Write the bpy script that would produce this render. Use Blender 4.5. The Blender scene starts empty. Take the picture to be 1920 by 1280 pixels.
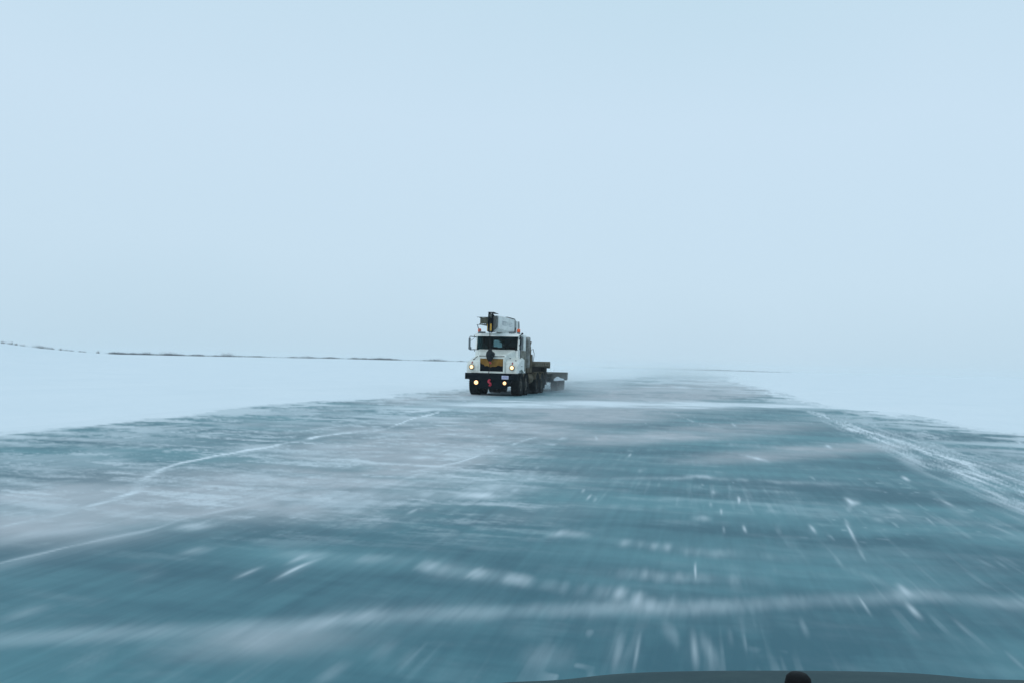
import bpy, bmesh, math, random
import numpy as np
from math import sin, cos, pi, radians, atan
from mathutils import Vector, Matrix
random.seed(7); rng = np.random.default_rng(11)
scene = bpy.context.scene
COL = scene.collection

# ------------------------------------------------------------------ camera
FPX, SLOPE, HCAM = 1500.0, 0.025, 1.42          # focal length (px of a 1920 frame), roll, eye height
_r = atan(SLOPE); _p = atan(44 / FPX * cos(_r)); _a = atan(350 / FPX)
F0 = np.array([-sin(_a), cos(_a), 0.]); R0 = np.array([cos(_a), sin(_a), 0.]); ZZ = np.array([0, 0, 1.])
CF = F0 * cos(_p) + ZZ * sin(_p); U0 = -F0 * sin(_p) + ZZ * cos(_p)
CR = R0 * cos(_r) + U0 * sin(_r); CU = U0 * cos(_r) - R0 * sin(_r)
CC = np.array([0, 0, HCAM])

def ground(x, y, z=0.0):
    v = CF + (x - 960) / FPX * CR - (y - 640) / FPX * CU
    return CC + (z - CC[2]) / v[2] * v

def azim(x):                                     # horizontal direction (radians from +Y, right positive)
    v = CF + (x - 960) / FPX * CR - (690 - 640) / FPX * CU
    return math.atan2(v[0], v[1])

cam = bpy.data.objects.new('camera', bpy.data.cameras.new('camera')); COL.objects.link(cam)
M = Matrix(((CR[0], CU[0], -CF[0], 0), (CR[1], CU[1], -CF[1], 0), (CR[2], CU[2], -CF[2], HCAM), (0, 0, 0, 1)))
cam.matrix_world = M
cam.data.sensor_width = 36; cam.data.lens = 36 * FPX / 1920
cam.data.clip_start = 0.05; cam.data.clip_end = 8000
scene.camera = cam

# ------------------------------------------------------------------ materials
def nmat(name, color, rough=0.6, spec=0.5, metal=0.0, noise=None, bump=None, emit=None):
    """noise = (scale, colour2, amount) mottles the base colour in object space"""
    m = bpy.data.materials.new(name); m.use_nodes = True
    nt = m.node_tree; b = nt.nodes['Principled BSDF']
    b.inputs['Base Color'].default_value = (*color, 1)
    b.inputs['Roughness'].default_value = rough
    b.inputs['Specular IOR Level'].default_value = spec
    b.inputs['Metallic'].default_value = metal
    tc = nt.nodes.new('ShaderNodeTexCoord')
    if noise:
        n = nt.nodes.new('ShaderNodeTexNoise'); n.inputs['Scale'].default_value = noise[0]
        n.inputs['Detail'].default_value = 6; n.inputs['Roughness'].default_value = .65
        nt.links.new(tc.outputs['Object'], n.inputs['Vector'])
        rp = nt.nodes.new('ShaderNodeValToRGB')
        rp.color_ramp.elements[0].position = .5 - .18 - .2 * (noise[2] - .5)
        rp.color_ramp.elements[1].position = .5 + .18 - .2 * (noise[2] - .5)
        rp.color_ramp.elements[0].color = (*color, 1); rp.color_ramp.elements[1].color = (*noise[1], 1)
        nt.links.new(n.outputs['Fac'], rp.inputs['Fac']); nt.links.new(rp.outputs['Color'], b.inputs['Base Color'])
    if bump:
        n2 = nt.nodes.new('ShaderNodeTexNoise'); n2.inputs['Scale'].default_value = bump[0]; n2.inputs['Detail'].default_value = 5
        nt.links.new(tc.outputs['Object'], n2.inputs['Vector'])
        bp = nt.nodes.new('ShaderNodeBump'); bp.inputs['Strength'].default_value = bump[1]; bp.inputs['Distance'].default_value = .02
        nt.links.new(n2.outputs['Fac'], bp.inputs['Height']); nt.links.new(bp.outputs['Normal'], b.inputs['Normal'])
    if emit:
        b.inputs['Emission Color'].default_value = (*emit[0], 1); b.inputs['Emission Strength'].default_value = emit[1]
    return m

MT = dict(
    white=nmat('white_paint', (.74, .78, .74), .35, .5, noise=(3.5, (.52, .55, .51), .35)),
    roofwhite=nmat('white_roof_paint', (.80, .84, .82), .4, .5, noise=(5, (.64, .68, .66), .3)),
    dirtywhite=nmat('road_dirt_on_paint', (.10, .09, .065), .8, .2, noise=(3.6, (.34, .35, .31), .3)),
    brown=nmat('grimy_brown', (.05, .04, .024), .85, .1, noise=(5, (.19, .165, .12), .42), bump=(12, .4)),
    olive=nmat('olive_steel', (.045, .05, .035), .7, .3, noise=(6, (.10, .10, .075), .4)),
    deck=nmat('deck_timber', (.09, .08, .055), .85, .2, noise=(5, (.19, .17, .13), .4), bump=(14, .5)),
    black=nmat('black_steel', (.003, .007, .011), .75, .08),
    frame=nmat('frame_black', (.007, .008, .009), .85, .08, noise=(5, (.035, .032, .026), .3)),
    tyre=nmat('tyre_rubber', (.006, .010, .013), .9, .06, noise=(8, (.026, .028, .028), .3), bump=(30, .4)),
    rim=nmat('wheel_rim', (.10, .095, .08), .7, .4, noise=(7, (.03, .028, .024), .5)),
    yellow=nmat('boom_yellow', (.48, .27, .03), .5, .4),
    cover=nmat('winter_front_canvas', (.27, .15, .035), .85, .1, noise=(6, (.17, .09, .022), .45), bump=(20, .5)),
    boom=nmat('boom_paint', (.74, .78, .77), .45, .4, noise=(3, (.55, .59, .57), .4)),
    boomend=nmat('boom_end_steel', (.05, .058, .055), .6, .4, noise=(8, (.14, .15, .14), .4)),
    letter=nmat('faded_lettering', (.33, .38, .40), .6, .3),
    chrome=nmat('dull_chrome', (.38, .40, .39), .45, .4, .3, noise=(5, (.12, .11, .09), .5)),
    red=nmat('red_hook_paint', (.42, .02, .045), .5, .4),
    plate=nmat('plate_face', (.50, .52, .68), .5, .4),
    plateink=nmat('plate_ink', (.12, .13, .32), .6, .3),
    orange=nmat('amber_lens', (.62, .09, .015), .3, .5, emit=((1, .13, .02), .12)),
    signal=nmat('red_signal_lens', (.30, .025, .015), .3, .5),
    lamp=nmat('lit_headlamp', (.9, .8, .6), .3, .5, emit=((1.0, .62, .26), 1.35)),
    bezel=nmat('headlamp_bezel', (.22, .15, .07), .4, .5),
    fog=nmat('lit_fog_lamp', (.9, .7, .5), .3, .5, emit=((1.0, .50, .18), 1.8)),
    rubber=nmat('black_rubber', (.004, .005, .006), .8, .2),
    interior=nmat('cab_interior', (.012, .02, .024), .85, .2),
    mirror=nmat('mirror_housing', (.10, .125, .14), .4, .5),
    skin=nmat('skin', (.55, .40, .33), .6, .3),
    jacket=nmat('green_jacket', (.03, .14, .11), .8, .2),
    trousers=nmat('dark_trousers', (.02, .022, .03), .85, .2),
    cap=nmat('pale_cap', (.55, .57, .55), .8, .2),
    trailer=nmat('trailer_steel', (.05, .055, .048), .8, .2, noise=(5, (.13, .13, .115), .4)),
    rime=nmat('packed_snow', (.70, .76, .80), .8, .2, bump=(9, .6)),
    twig=nmat('willow_twig', (.15, .16, .17), .9, .1),  # paler than bare twigs: distance haze put into the colour
    carpaint=nmat('grey_green_car_paint', (.018, .050, .058), .6, .12, noise=(7, (.03, .066, .070), .4), bump=(60, .05)),
    cartrim=nmat('car_trim', (.01, .011, .012), .6, .3),
)
g = bpy.data.materials.new('cab_glass'); g.use_nodes = True
gb = g.node_tree.nodes['Principled BSDF']
gb.inputs['Base Color'].default_value = (.10, .19, .20, 1); gb.inputs['Roughness'].default_value = .03
gb.inputs['Transmission Weight'].default_value = 1.0; gb.inputs['IOR'].default_value = 1.12
MT['glass'] = g

# ------------------------------------------------------------------ mesh helpers
def empty(name, loc, label, cat, group=None):
    o = bpy.data.objects.new(name, None); COL.objects.link(o); o.location = loc
    o.empty_display_size = .3
    o['label'] = label; o['category'] = cat
    if group: o['group'] = group
    return o

def link(name, bm, mat, parent=None, smooth=False, label=None):
    me = bpy.data.meshes.new(name); bmesh.ops.recalc_face_normals(bm, faces=bm.faces); bm.to_mesh(me); bm.free()
    for m_ in (mat if isinstance(mat, (list, tuple)) else [mat]): me.materials.append(MT[m_] if isinstance(m_, str) else m_)
    if smooth:
        for p in me.polygons: p.use_smooth = True
    o = bpy.data.objects.new(name, me); COL.objects.link(o)
    if parent: o.parent = parent
    if label: o['label'] = label
    return o

def box(bm, u, v, z, bev=0.012, rot=None):
    """u, v, z = (min, max)"""
    r = bmesh.ops.create_cube(bm, size=1.0); vs = r['verts']
    sx, sy, sz = u[1] - u[0], v[1] - v[0], z[1] - z[0]
    c = Vector(((u[0] + u[1]) / 2, (v[0] + v[1]) / 2, (z[0] + z[1]) / 2))
    for w in vs: w.co = Vector((w.co.x * sx, w.co.y * sy, w.co.z * sz))
    if bev and min(sx, sy, sz) > bev * 2.5:
        es = {e for w in vs for e in w.link_edges}
        rr = bmesh.ops.bevel(bm, geom=list(es), offset=bev, segments=2, affect='EDGES', profile=.6)
        vs = list({w for f_ in rr['faces'] for w in f_.verts} | {w for w in vs if w.is_valid})
    for w in vs:
        p = w.co.copy()
        if rot: p = Matrix.Rotation(rot[1], 3, rot[0]) @ p
        w.co = p + c
    return vs

def tube(bm, pts, r, seg=10, closed_ends=True):
    pts = [Vector(p) for p in pts]; rs = r if isinstance(r, (list, tuple)) else [r] * len(pts); rings = []
    up = None
    for i, p in enumerate(pts):
        d = (pts[min(i + 1, len(pts) - 1)] - pts[max(i - 1, 0)]).normalized()
        a = (up or (Vector((0, 0, 1)) if abs(d.z) < .9 else Vector((1, 0, 0))))
        x = d.cross(a).normalized(); y = x.cross(d).normalized(); up = y
        rings.append([bm.verts.new(p + (x * cos(t) + y * sin(t)) * rs[i]) for t in [2 * pi * k / seg for k in range(seg)]])
    for A, B in zip(rings, rings[1:]):
        for k in range(seg): bm.faces.new((A[k], A[(k + 1) % seg], B[(k + 1) % seg], B[k]))
    if closed_ends: bm.faces.new(rings[0]); bm.faces.new(list(reversed(rings[-1])))

def lathe(bm, prof, c, axis='X', seg=28):
    """prof = [(radius, along)] revolved round axis through c"""
    rings = []
    for r, a in prof:
        ring = []
        for k in range(seg):
            t = 2 * pi * k / seg
            if axis == 'X': p = (a, r * cos(t), r * sin(t))
            elif axis == 'Y': p = (r * cos(t), a, r * sin(t))
            else: p = (r * cos(t), r * sin(t), a)
            ring.append(bm.verts.new(Vector(p) + Vector(c)))
        rings.append(ring)
    for A, B in zip(rings, rings[1:]):
        for k in range(seg): bm.faces.new((A[k], A[(k + 1) % seg], B[(k + 1) % seg], B[k]))
    if prof[0][0] > 1e-4: bm.faces.new(rings[0])
    if prof[-1][0] > 1e-4: bm.faces.new(list(reversed(rings[-1])))
    bmesh.ops.remove_doubles(bm, verts=[w for rg in rings for w in rg], dist=1e-5)

def prism(bm, poly, a0, a1, axis='X'):
    """polygon in the plane across axis, extruded from a0 to a1"""
    def P(q, a): return (a, q[0], q[1]) if axis == 'X' else ((q[0], a, q[1]) if axis == 'Y' else (q[0], q[1], a))
    A = [bm.verts.new(P(q, a0)) for q in poly]; B = [bm.verts.new(P(q, a1)) for q in poly]
    bm.faces.new(A); bm.faces.new(list(reversed(B)))
    n = len(poly)
    for k in range(n): bm.faces.new((A[k], B[k], B[(k + 1) % n], A[(k + 1) % n]))

def loft(bm, rings, cap=True):
    R = [[bm.verts.new(p) for p in rg] for rg in rings]; n = len(R[0])
    for A, B in zip(R, R[1:]):
        for k in range(n): bm.faces.new((A[k], A[(k + 1) % n], B[(k + 1) % n], B[k]))
    if cap: bm.faces.new(R[0]); bm.faces.new(list(reversed(R[-1])))
NB = bmesh.new

# ------------------------------------------------------------------ noise in numpy (world space)
def vnoise(x, y, seed=0):
    x = np.asarray(x, float); y = np.asarray(y, float)
    xi = np.floor(x).astype(np.int64); yi = np.floor(y).astype(np.int64); fx = x - xi; fy = y - yi
    def h(a, b):
        n = (a * 374761393 + b * 668265263 + seed * 1442695041) & 0xffffffff
        n = ((n ^ (n >> 13)) * 1274126177) & 0xffffffff
        n = (n ^ (n >> 16)) & 0xffffffff
        return n / 4294967295.0
    u = fx * fx * (3 - 2 * fx); v = fy * fy * (3 - 2 * fy)
    return (h(xi, yi) * (1 - u) + h(xi + 1, yi) * u) * (1 - v) + (h(xi, yi + 1) * (1 - u) + h(xi + 1, yi + 1) * u) * v
def fbm(x, y, seed=0, oct=4, gain=.5):
    s = 0; a = 1; t = 0
    for k in range(oct):
        s = s + a * vnoise(x * 2 ** k + 17.3 * k, y * 2 ** k - 9.1 * k, seed + k); t += a; a *= gain
    return s / t
def sstep(a, b, x):
    t = np.clip((x - a) / (b - a), 0, 1); return t * t * (3 - 2 * t)

# road edges (metres, traced on the ground): X of the snow edge as a function of Y
_L = [ground(*q) for q in [(0, 810), (160, 795), (320, 776), (480, 762), (640, 751), (760, 739), (860, 731), (960, 722), (1080, 713), (1180, 708)]]
_R = [ground(*q) for q in [(1920, 814), (1779, 796), (1696, 779), (1644, 770), (1566, 767), (1520, 757), (1480, 745), (1453, 733), (1396, 720), (1362, 711), (1375, 705)]]
_Ly = np.array([-400] + [p[1] for p in _L]); _Lx = np.array([_L[0][0]] + [p[0] for p in _L])
_Ry = np.array([-400] + [p[1] for p in _R]); _Rx = np.array([_R[0][0] + .6] + [p[0] for p in _R])
_i = np.argsort(_Ry); _Ry = _Ry[_i]; _Rx = _Rx[_i]; _i = np.argsort(_Ly); _Ly = _Ly[_i]; _Lx = _Lx[_i]
YEND = 205.0
def edge_dist(X, Y):
    """signed metres inside the scraped ice (negative = out in the snow)"""
    return np.minimum(np.minimum(X - np.interp(Y, _Ly, _Lx), np.interp(Y, _Ry, _Rx) - X), (YEND - Y) * .12)

def to_photo(X, Y, Z):
    dx, dy, dz = X - CC[0], Y - CC[1], Z - CC[2]
    d = dx * CF[0] + dy * CF[1] + dz * CF[2]; ok = d > .5; d = np.where(ok, d, 1)
    px = 960 + FPX * (dx * CR[0] + dy * CR[1] + dz * CR[2]) / d
    py = 640 - FPX * (dx * CU[0] + dy * CU[1] + dz * CU[2]) / d
    return np.where(ok, px, -9e4), np.where(ok, py, -9e4)

def grid_mesh(name, ang, rad, fz, mats, attrs=None):
    A, Rr = np.meshgrid(ang, rad); X = Rr * np.sin(A); Y = Rr * np.cos(A); Z = fz(X, Y) + 0 * X
    nr, na = X.shape; co = np.stack([X, Y, Z], -1).reshape(-1, 3)
    i = np.arange(nr - 1)[:, None] * na; j = np.arange(na)[None, :]; j2 = (j + 1) % na
    q = np.stack([i + j, i + j2, i + na + j2, i + na + j], -1).reshape(-1, 4)[:, ::-1]
    me = bpy.data.meshes.new(name); me.vertices.add(len(co)); me.vertices.foreach_set('co', co.ravel())
    me.loops.add(q.size); me.loops.foreach_set('vertex_index', q.ravel().astype(np.int32))
    me.polygons.add(len(q)); me.polygons.foreach_set('loop_start', np.arange(0, q.size, 4, dtype=np.int32))
    me.polygons.foreach_set('use_smooth', np.ones(len(q), bool))
    me.update(calc_edges=True)
    if attrs:
        for k, fa in attrs.items():
            a = me.attributes.new(k, 'FLOAT', 'POINT'); a.data.foreach_set('value', fa(X, Y).ravel().astype(np.float32))
    for m_ in mats: me.materials.append(m_)
    o = bpy.data.objects.new(name, me); COL.objects.link(o); o['kind'] = 'structure'
    return o

# ------------------------------------------------------------------ marks on the ice
CRACKS = [  # (photo polyline, half width px, strength)
    ([(1007, 818), (933, 840), (853, 867), (773, 885)], 2.4, .50),
    ([(773, 885), (640, 915), (500, 940), (360, 967)], 3.0, .16),
    ([(460, 950), (360, 967), (287, 990), (167, 1017), (0, 1055), (-80, 1078)], 2.6, .34),
    ([(837, 766), (806, 777), (775, 783), (759, 789), (725, 803)], 2.0, .75),
    ([(725, 803), (660, 809), (603, 817)], 3.5, .55),
    ([(700, 806), (660, 810), (603, 817), (493, 839), (383, 857), (320, 873), (280, 890)], 2.4, .70),
    ([(320, 873), (263, 900), (260, 920), (200, 938)], 6.0, .60),
    ([(200, 938), (43, 980), (0, 988)], 4.0, .65),
    ([(420, 800), (520, 812), (600, 803), (680, 790), (760, 775)], 3.0, .35),
    ([(500, 1032), (640, 1042), (773, 1050)], 7, .26),
    ([(790, 1058), (807, 1062), (873, 1070), (940, 1077), (1000, 1090)], 6.5, .62),
    ([(1000, 1090), (1057, 1100)], 6, .2),
    ([(-200, 1204), (0, 1197), (250, 1187), (450, 1177), (575, 1170), (640, 1162), (700, 1155), (800, 1150), (973, 1145), (1140, 1140), (1273, 1138), (1413, 1130), (1547, 1123), (1713, 1117), (1813, 1122), (1960, 1130), (2200, 1140)], 11, .36),
    ([(520, 1174), (575, 1170), (640, 1162), (740, 1153)], 12, .46), ([(1660, 1112), (1713, 1117), (1800, 1121)], 10, .55),
    ([(-100, 1092), (0, 1060), (167, 1019), (330, 980)], 14, .16), ([(-60, 1030), (60, 1000), (300, 985)], 12, .2),
    ([(1100, 1075), (1203, 1075), (1270, 1080), (1335, 1083), (1450, 1090)], 6, .26),
    ([(1020, 1000), (1060, 998), (1110, 1003)], 7, .40),
    ([(1110, 1003), (1170, 1017), (1285, 1030), (1390, 1037), (1520, 1050)], 5, .16),
    ([(1580, 930), (1597, 943), (1612, 940)], 7, .55), ([(1597, 943), (1590, 960)], 5, .3),
    ([(1587, 970), (1594, 995), (1605, 1015)], 3, .62), ([(1605, 1015), (1620, 1050)], 4, .30),
    ([(1533, 1007), (1580, 1063), (1630, 1083), (1680, 1100)], 5, .18),
    ([(1680, 1100), (1713, 1117)], 7, .55), ([(1700, 1135), (1727, 1153)], 6, .52), ([(1790, 1165), (1822, 1188)], 4, .35),
    ([(1605, 1112), (1628, 1147)], 4, .50),
    ([(1743, 922), (1780, 945), (1826, 970)], 4.5, .42), ([(1826, 970), (1920, 1010)], 4, .2),
    ([(1655, 950), (1690, 958), (1730, 962)], 4, .36), ([(1735, 970), (1756, 987)], 3, .36),
    ([(1866, 1050), (1892, 1065)], 3, .4), ([(1820, 1045), (1870, 1062)], 3, .22),
    ([(1305, 1052), (1308, 1085)], 3, .55),
    ([(1386, 850), (1410, 856), (1445, 866)], 4, .46), ([(1545, 834), (1562, 838)], 3.5, .45),
    ([(1370, 792), (1382, 800)], 2.5, .4), ([(1240, 765), (1300, 790), (1360, 805)], 1.6, .25),
    ([(1688, 893), (1706, 902)], 4, .5), ([(1518, 985), (1530, 995)], 4, .4),
    ([(950, 893), (990, 895), (1085, 895)], 2.5, .6), ([(860, 888), (950, 893)], 2.5, .25), ([(1085, 895), (1180, 897), (1300, 894), (1440, 900), (1640, 912)], 3.5, .24),
    ([(1280, 890), (1350, 895)], 3.5, .4),
    ([(518, 1082), (560, 1062), (610, 1040)], 4, .48), ([(545, 1050), (580, 1035)], 6, .36), ([(446, 1078), (486, 1064)], 4, .42),
    ([(265, 1083), (300, 1074)], 5, .36), ([(335, 1032), (400, 1030)], 5, .34), ([(0, 1150), (90, 1140)], 7, .26),
    ([(765, 962), (785, 955)], 3, .45), ([(780, 925), (800, 928)], 4, .5),
    ([(1035, 822), (1065, 820)], 2.5, .4), ([(1115, 815), (1120, 824)], 2, .5), ([(1174, 858), (1183, 848)], 2.5, .5),
    ([(1015, 831), (1060, 834)], 2.5, .35),
    ([(1240, 1165), (1262, 1190), (1270, 1205)], 8, .34), ([(1165, 1185), (1160, 1215), (1150, 1248)], 10, .30), ([(1197, 1190), (1190, 1250)], 5, .26),
    ([(1296, 1180), (1300, 1215), (1305, 1250)], 9, .38), ([(1310, 1190), (1345, 1245)], 12, .26),
    ([(1365, 1180), (1372, 1200)], 7, .38), ([(1396, 1195), (1398, 1215)], 3, .3), ([(1500, 1165), (1512, 1185)], 7, .2),
    ([(1895, 1232), (1916, 1250)], 5, .4), 
    ([(765, 1218), (760, 1250)], 10, .2), ([(700, 1220), (740, 1213)], 12, .15), ([(975, 1225), (1080, 1232)], 14, .16), ([(600, 1268), (640, 1250)], 14, .24),
    ([(150, 1240), (180, 1236)], 20, .2), ([(1905, 818), (1920, 836)], 7, .6),
    ([(1430, 960), (1440, 957), (1470, 960)], 4, .18), ([(1385, 930), (1388, 945)], 4, .5), ([(1352, 952), (1354, 962)], 4, .45),
    ([(1330, 921), (1354, 923)], 4, .4), ([(1298, 912), (1320, 915)], 3.5, .3), ([(1330, 943), (1338, 944)], 4, .42), ([(1295, 970), (1335, 970)], 6, .3),
    ([(1395, 985), (1398, 997)], 4, .45), ([(1355, 992), (1360, 994)], 5, .3), ([(1455, 993), (1468, 994)], 5, .3),
    ([(1100, 935), (1108, 925)], 3, .4), ([(1113, 938), (1118, 930)], 4, .45), ([(1090, 922), (1095, 918)], 4, .35), ([(1195, 885), (1215, 878)], 4, .35), ([(1003, 880), (1013, 873)], 4, .4), ([(1035, 873), (1040, 874)], 3.5, .4),
]
DOTS = [(1057, 1100, 12, 6, .28), (1090, 1103, 14, 7, .55), (1127, 1108, 16, 8, .62), (1163, 1113, 14, 8, .52), (1197, 1123, 13, 9, .52), (1223, 1135, 14, 10, .45), (1267, 1133, 13, 13, .45),
        (1170, 1017, 12, 5, .4), (1200, 1020, 8, 5, .25), (1225, 1023, 9, 5, .42), (1250, 1025, 10, 6, .45), (1285, 1030, 8, 5, .3), (1307, 1032, 12, 4, .25), (1347, 1035, 24, 5, .32), (1390, 1037, 10, 5, .25),
        (1208, 1075, 8, 7, .4), (1238, 1080, 11, 6, .36), (1275, 1081, 14, 6, .4), (1335, 1083, 12, 6, .25), (1425, 1134, 6, 7, .32),
        (655, 980, 12, 4, .32), (675, 981, 9, 4, .3), (697, 984, 10, 4, .28), (720, 986, 8, 4, .2),
        (1650, 972, 16, 4, .36), (365, 985, 32, 5, .6), (500, 896, 24, 6, .5), (540, 920, 34, 5, .35), (562, 942, 34, 6, .35), (470, 943, 40, 7, .25),
        (900, 927, 52, 8, .62), (960, 917, 44, 6, .45), (800, 925, 40, 8, .35), (700, 930, 60, 9, .30), (828, 843, 46, 4, .45), (790, 857, 28, 3, .5), (720, 905, 60, 7, .30), (600, 905, 30, 5, .2),
        (850, 930, 60, 14, .22), (240, 815, 60, 4, .38), (270, 839, 42, 3.5, .38), (180, 845, 60, 5, .2), (60, 815, 44, 4, .25), (30, 832, 44, 5, .3), (210, 862, 46, 6, .34), (110, 875, 70, 7, .28),
        (400, 837, 24, 4, .3), (440, 800, 28, 5, .4), (520, 803, 36, 4, .3), (90, 885, 46, 7, .3), (250, 1060, 40, 6, .1),
        (130, 930, 150, 22, .16), (60, 955, 80, 25, .22), (460, 1190, 60, 12, .20), (490, 1205, 44, 8, .18), (360, 1215, 60, 10, .12)]

def seg_d(px, py, a, b, w):
    ax, ay = a; bx, by = b; dx, dy = bx - ax, by - ay; t = np.clip(((px - ax) * dx + (py - ay) * dy) / (dx * dx + dy * dy + 1e-9), 0, 1)
    return np.hypot(px - ax - t * dx, py - ay - t * dy) / w

def marks(X, Y):
    px, py = to_photo(X, Y, 0 * X); nearm = None
    # ragged outlines: shift by small world-space noise
    jx = (fbm(X * 2.2, Y * 2.2, 31, 4) - .5) * 12; jy = (fbm(X * 2.6, Y * 1.6, 37, 4) - .5) * 8
    k = np.clip((py - 690) / 250, .08, 1.0)
    qx, qy = px + jx * k, py + jy * k
    out = np.zeros_like(X)
    fine = fbm(X * 9, Y * 2.2, 5, 3)
    fray = sstep(.28, .62, fbm(X * 7, Y * 2.4, 91, 4)); wide = sstep(.35, .65, fbm(X * 2.2, Y * 1.6, 93, 4))
    for pl, w, s in CRACKS:
        x0 = min(p[0] for p in pl) - 4 * w; x1 = max(p[0] for p in pl) + 4 * w; y0 = min(p[1] for p in pl) - 4 * w; y1 = max(p[1] for p in pl) + 4 * w
        mk = (px > x0) & (px < x1) & (py > y0) & (py < y1)
        if not mk.any(): continue
        sx, sy = qx[mk], qy[mk]; d = np.full(sx.shape, 99.)
        for a, b in zip(pl, pl[1:]): d = np.minimum(d, seg_d(sx, sy, a, b, w))
        # fade towards both ends, fray along the way
        (ax, ay), (bx, by) = pl[0], pl[-1]; LL = (bx - ax) ** 2 + (by - ay) ** 2 + 1e-9
        tp = ((sx - ax) * (bx - ax) + (sy - ay) * (by - ay)) / LL; fl = min(.45, 30 / math.sqrt(LL)) if s > .3 else .35
        ends = sstep(-.12, fl, tp) * sstep(-.12, fl, 1 - tp)
        core = np.exp(-(d * 1.35) ** 2); halo = .30 * np.exp(-(d * .5) ** 2)
        fr_ = (.35 + 1.1 * fray[mk]) if w < 8 else (.80 + .35 * fray[mk]) * (.75 + .4 * wide[mk])
        val = s * np.maximum(core * fr_, halo * wide[mk]) * (.62 + .38 * ends)* ends ** .6
        out[mk] = np.maximum(out[mk], val)
    for cx, cy, rx, ry, s in DOTS:
        mk = (abs(px - cx) < 3 * rx) & (abs(py - cy) < 3 * ry)
        if not mk.any(): continue
        d = ((qx[mk] - cx) / rx) ** 2 + ((qy[mk] - cy) / ry) ** 2
        out[mk] = np.maximum(out[mk], s * np.exp(-d) * (.35 + .9 * fray[mk]))
    return out

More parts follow.
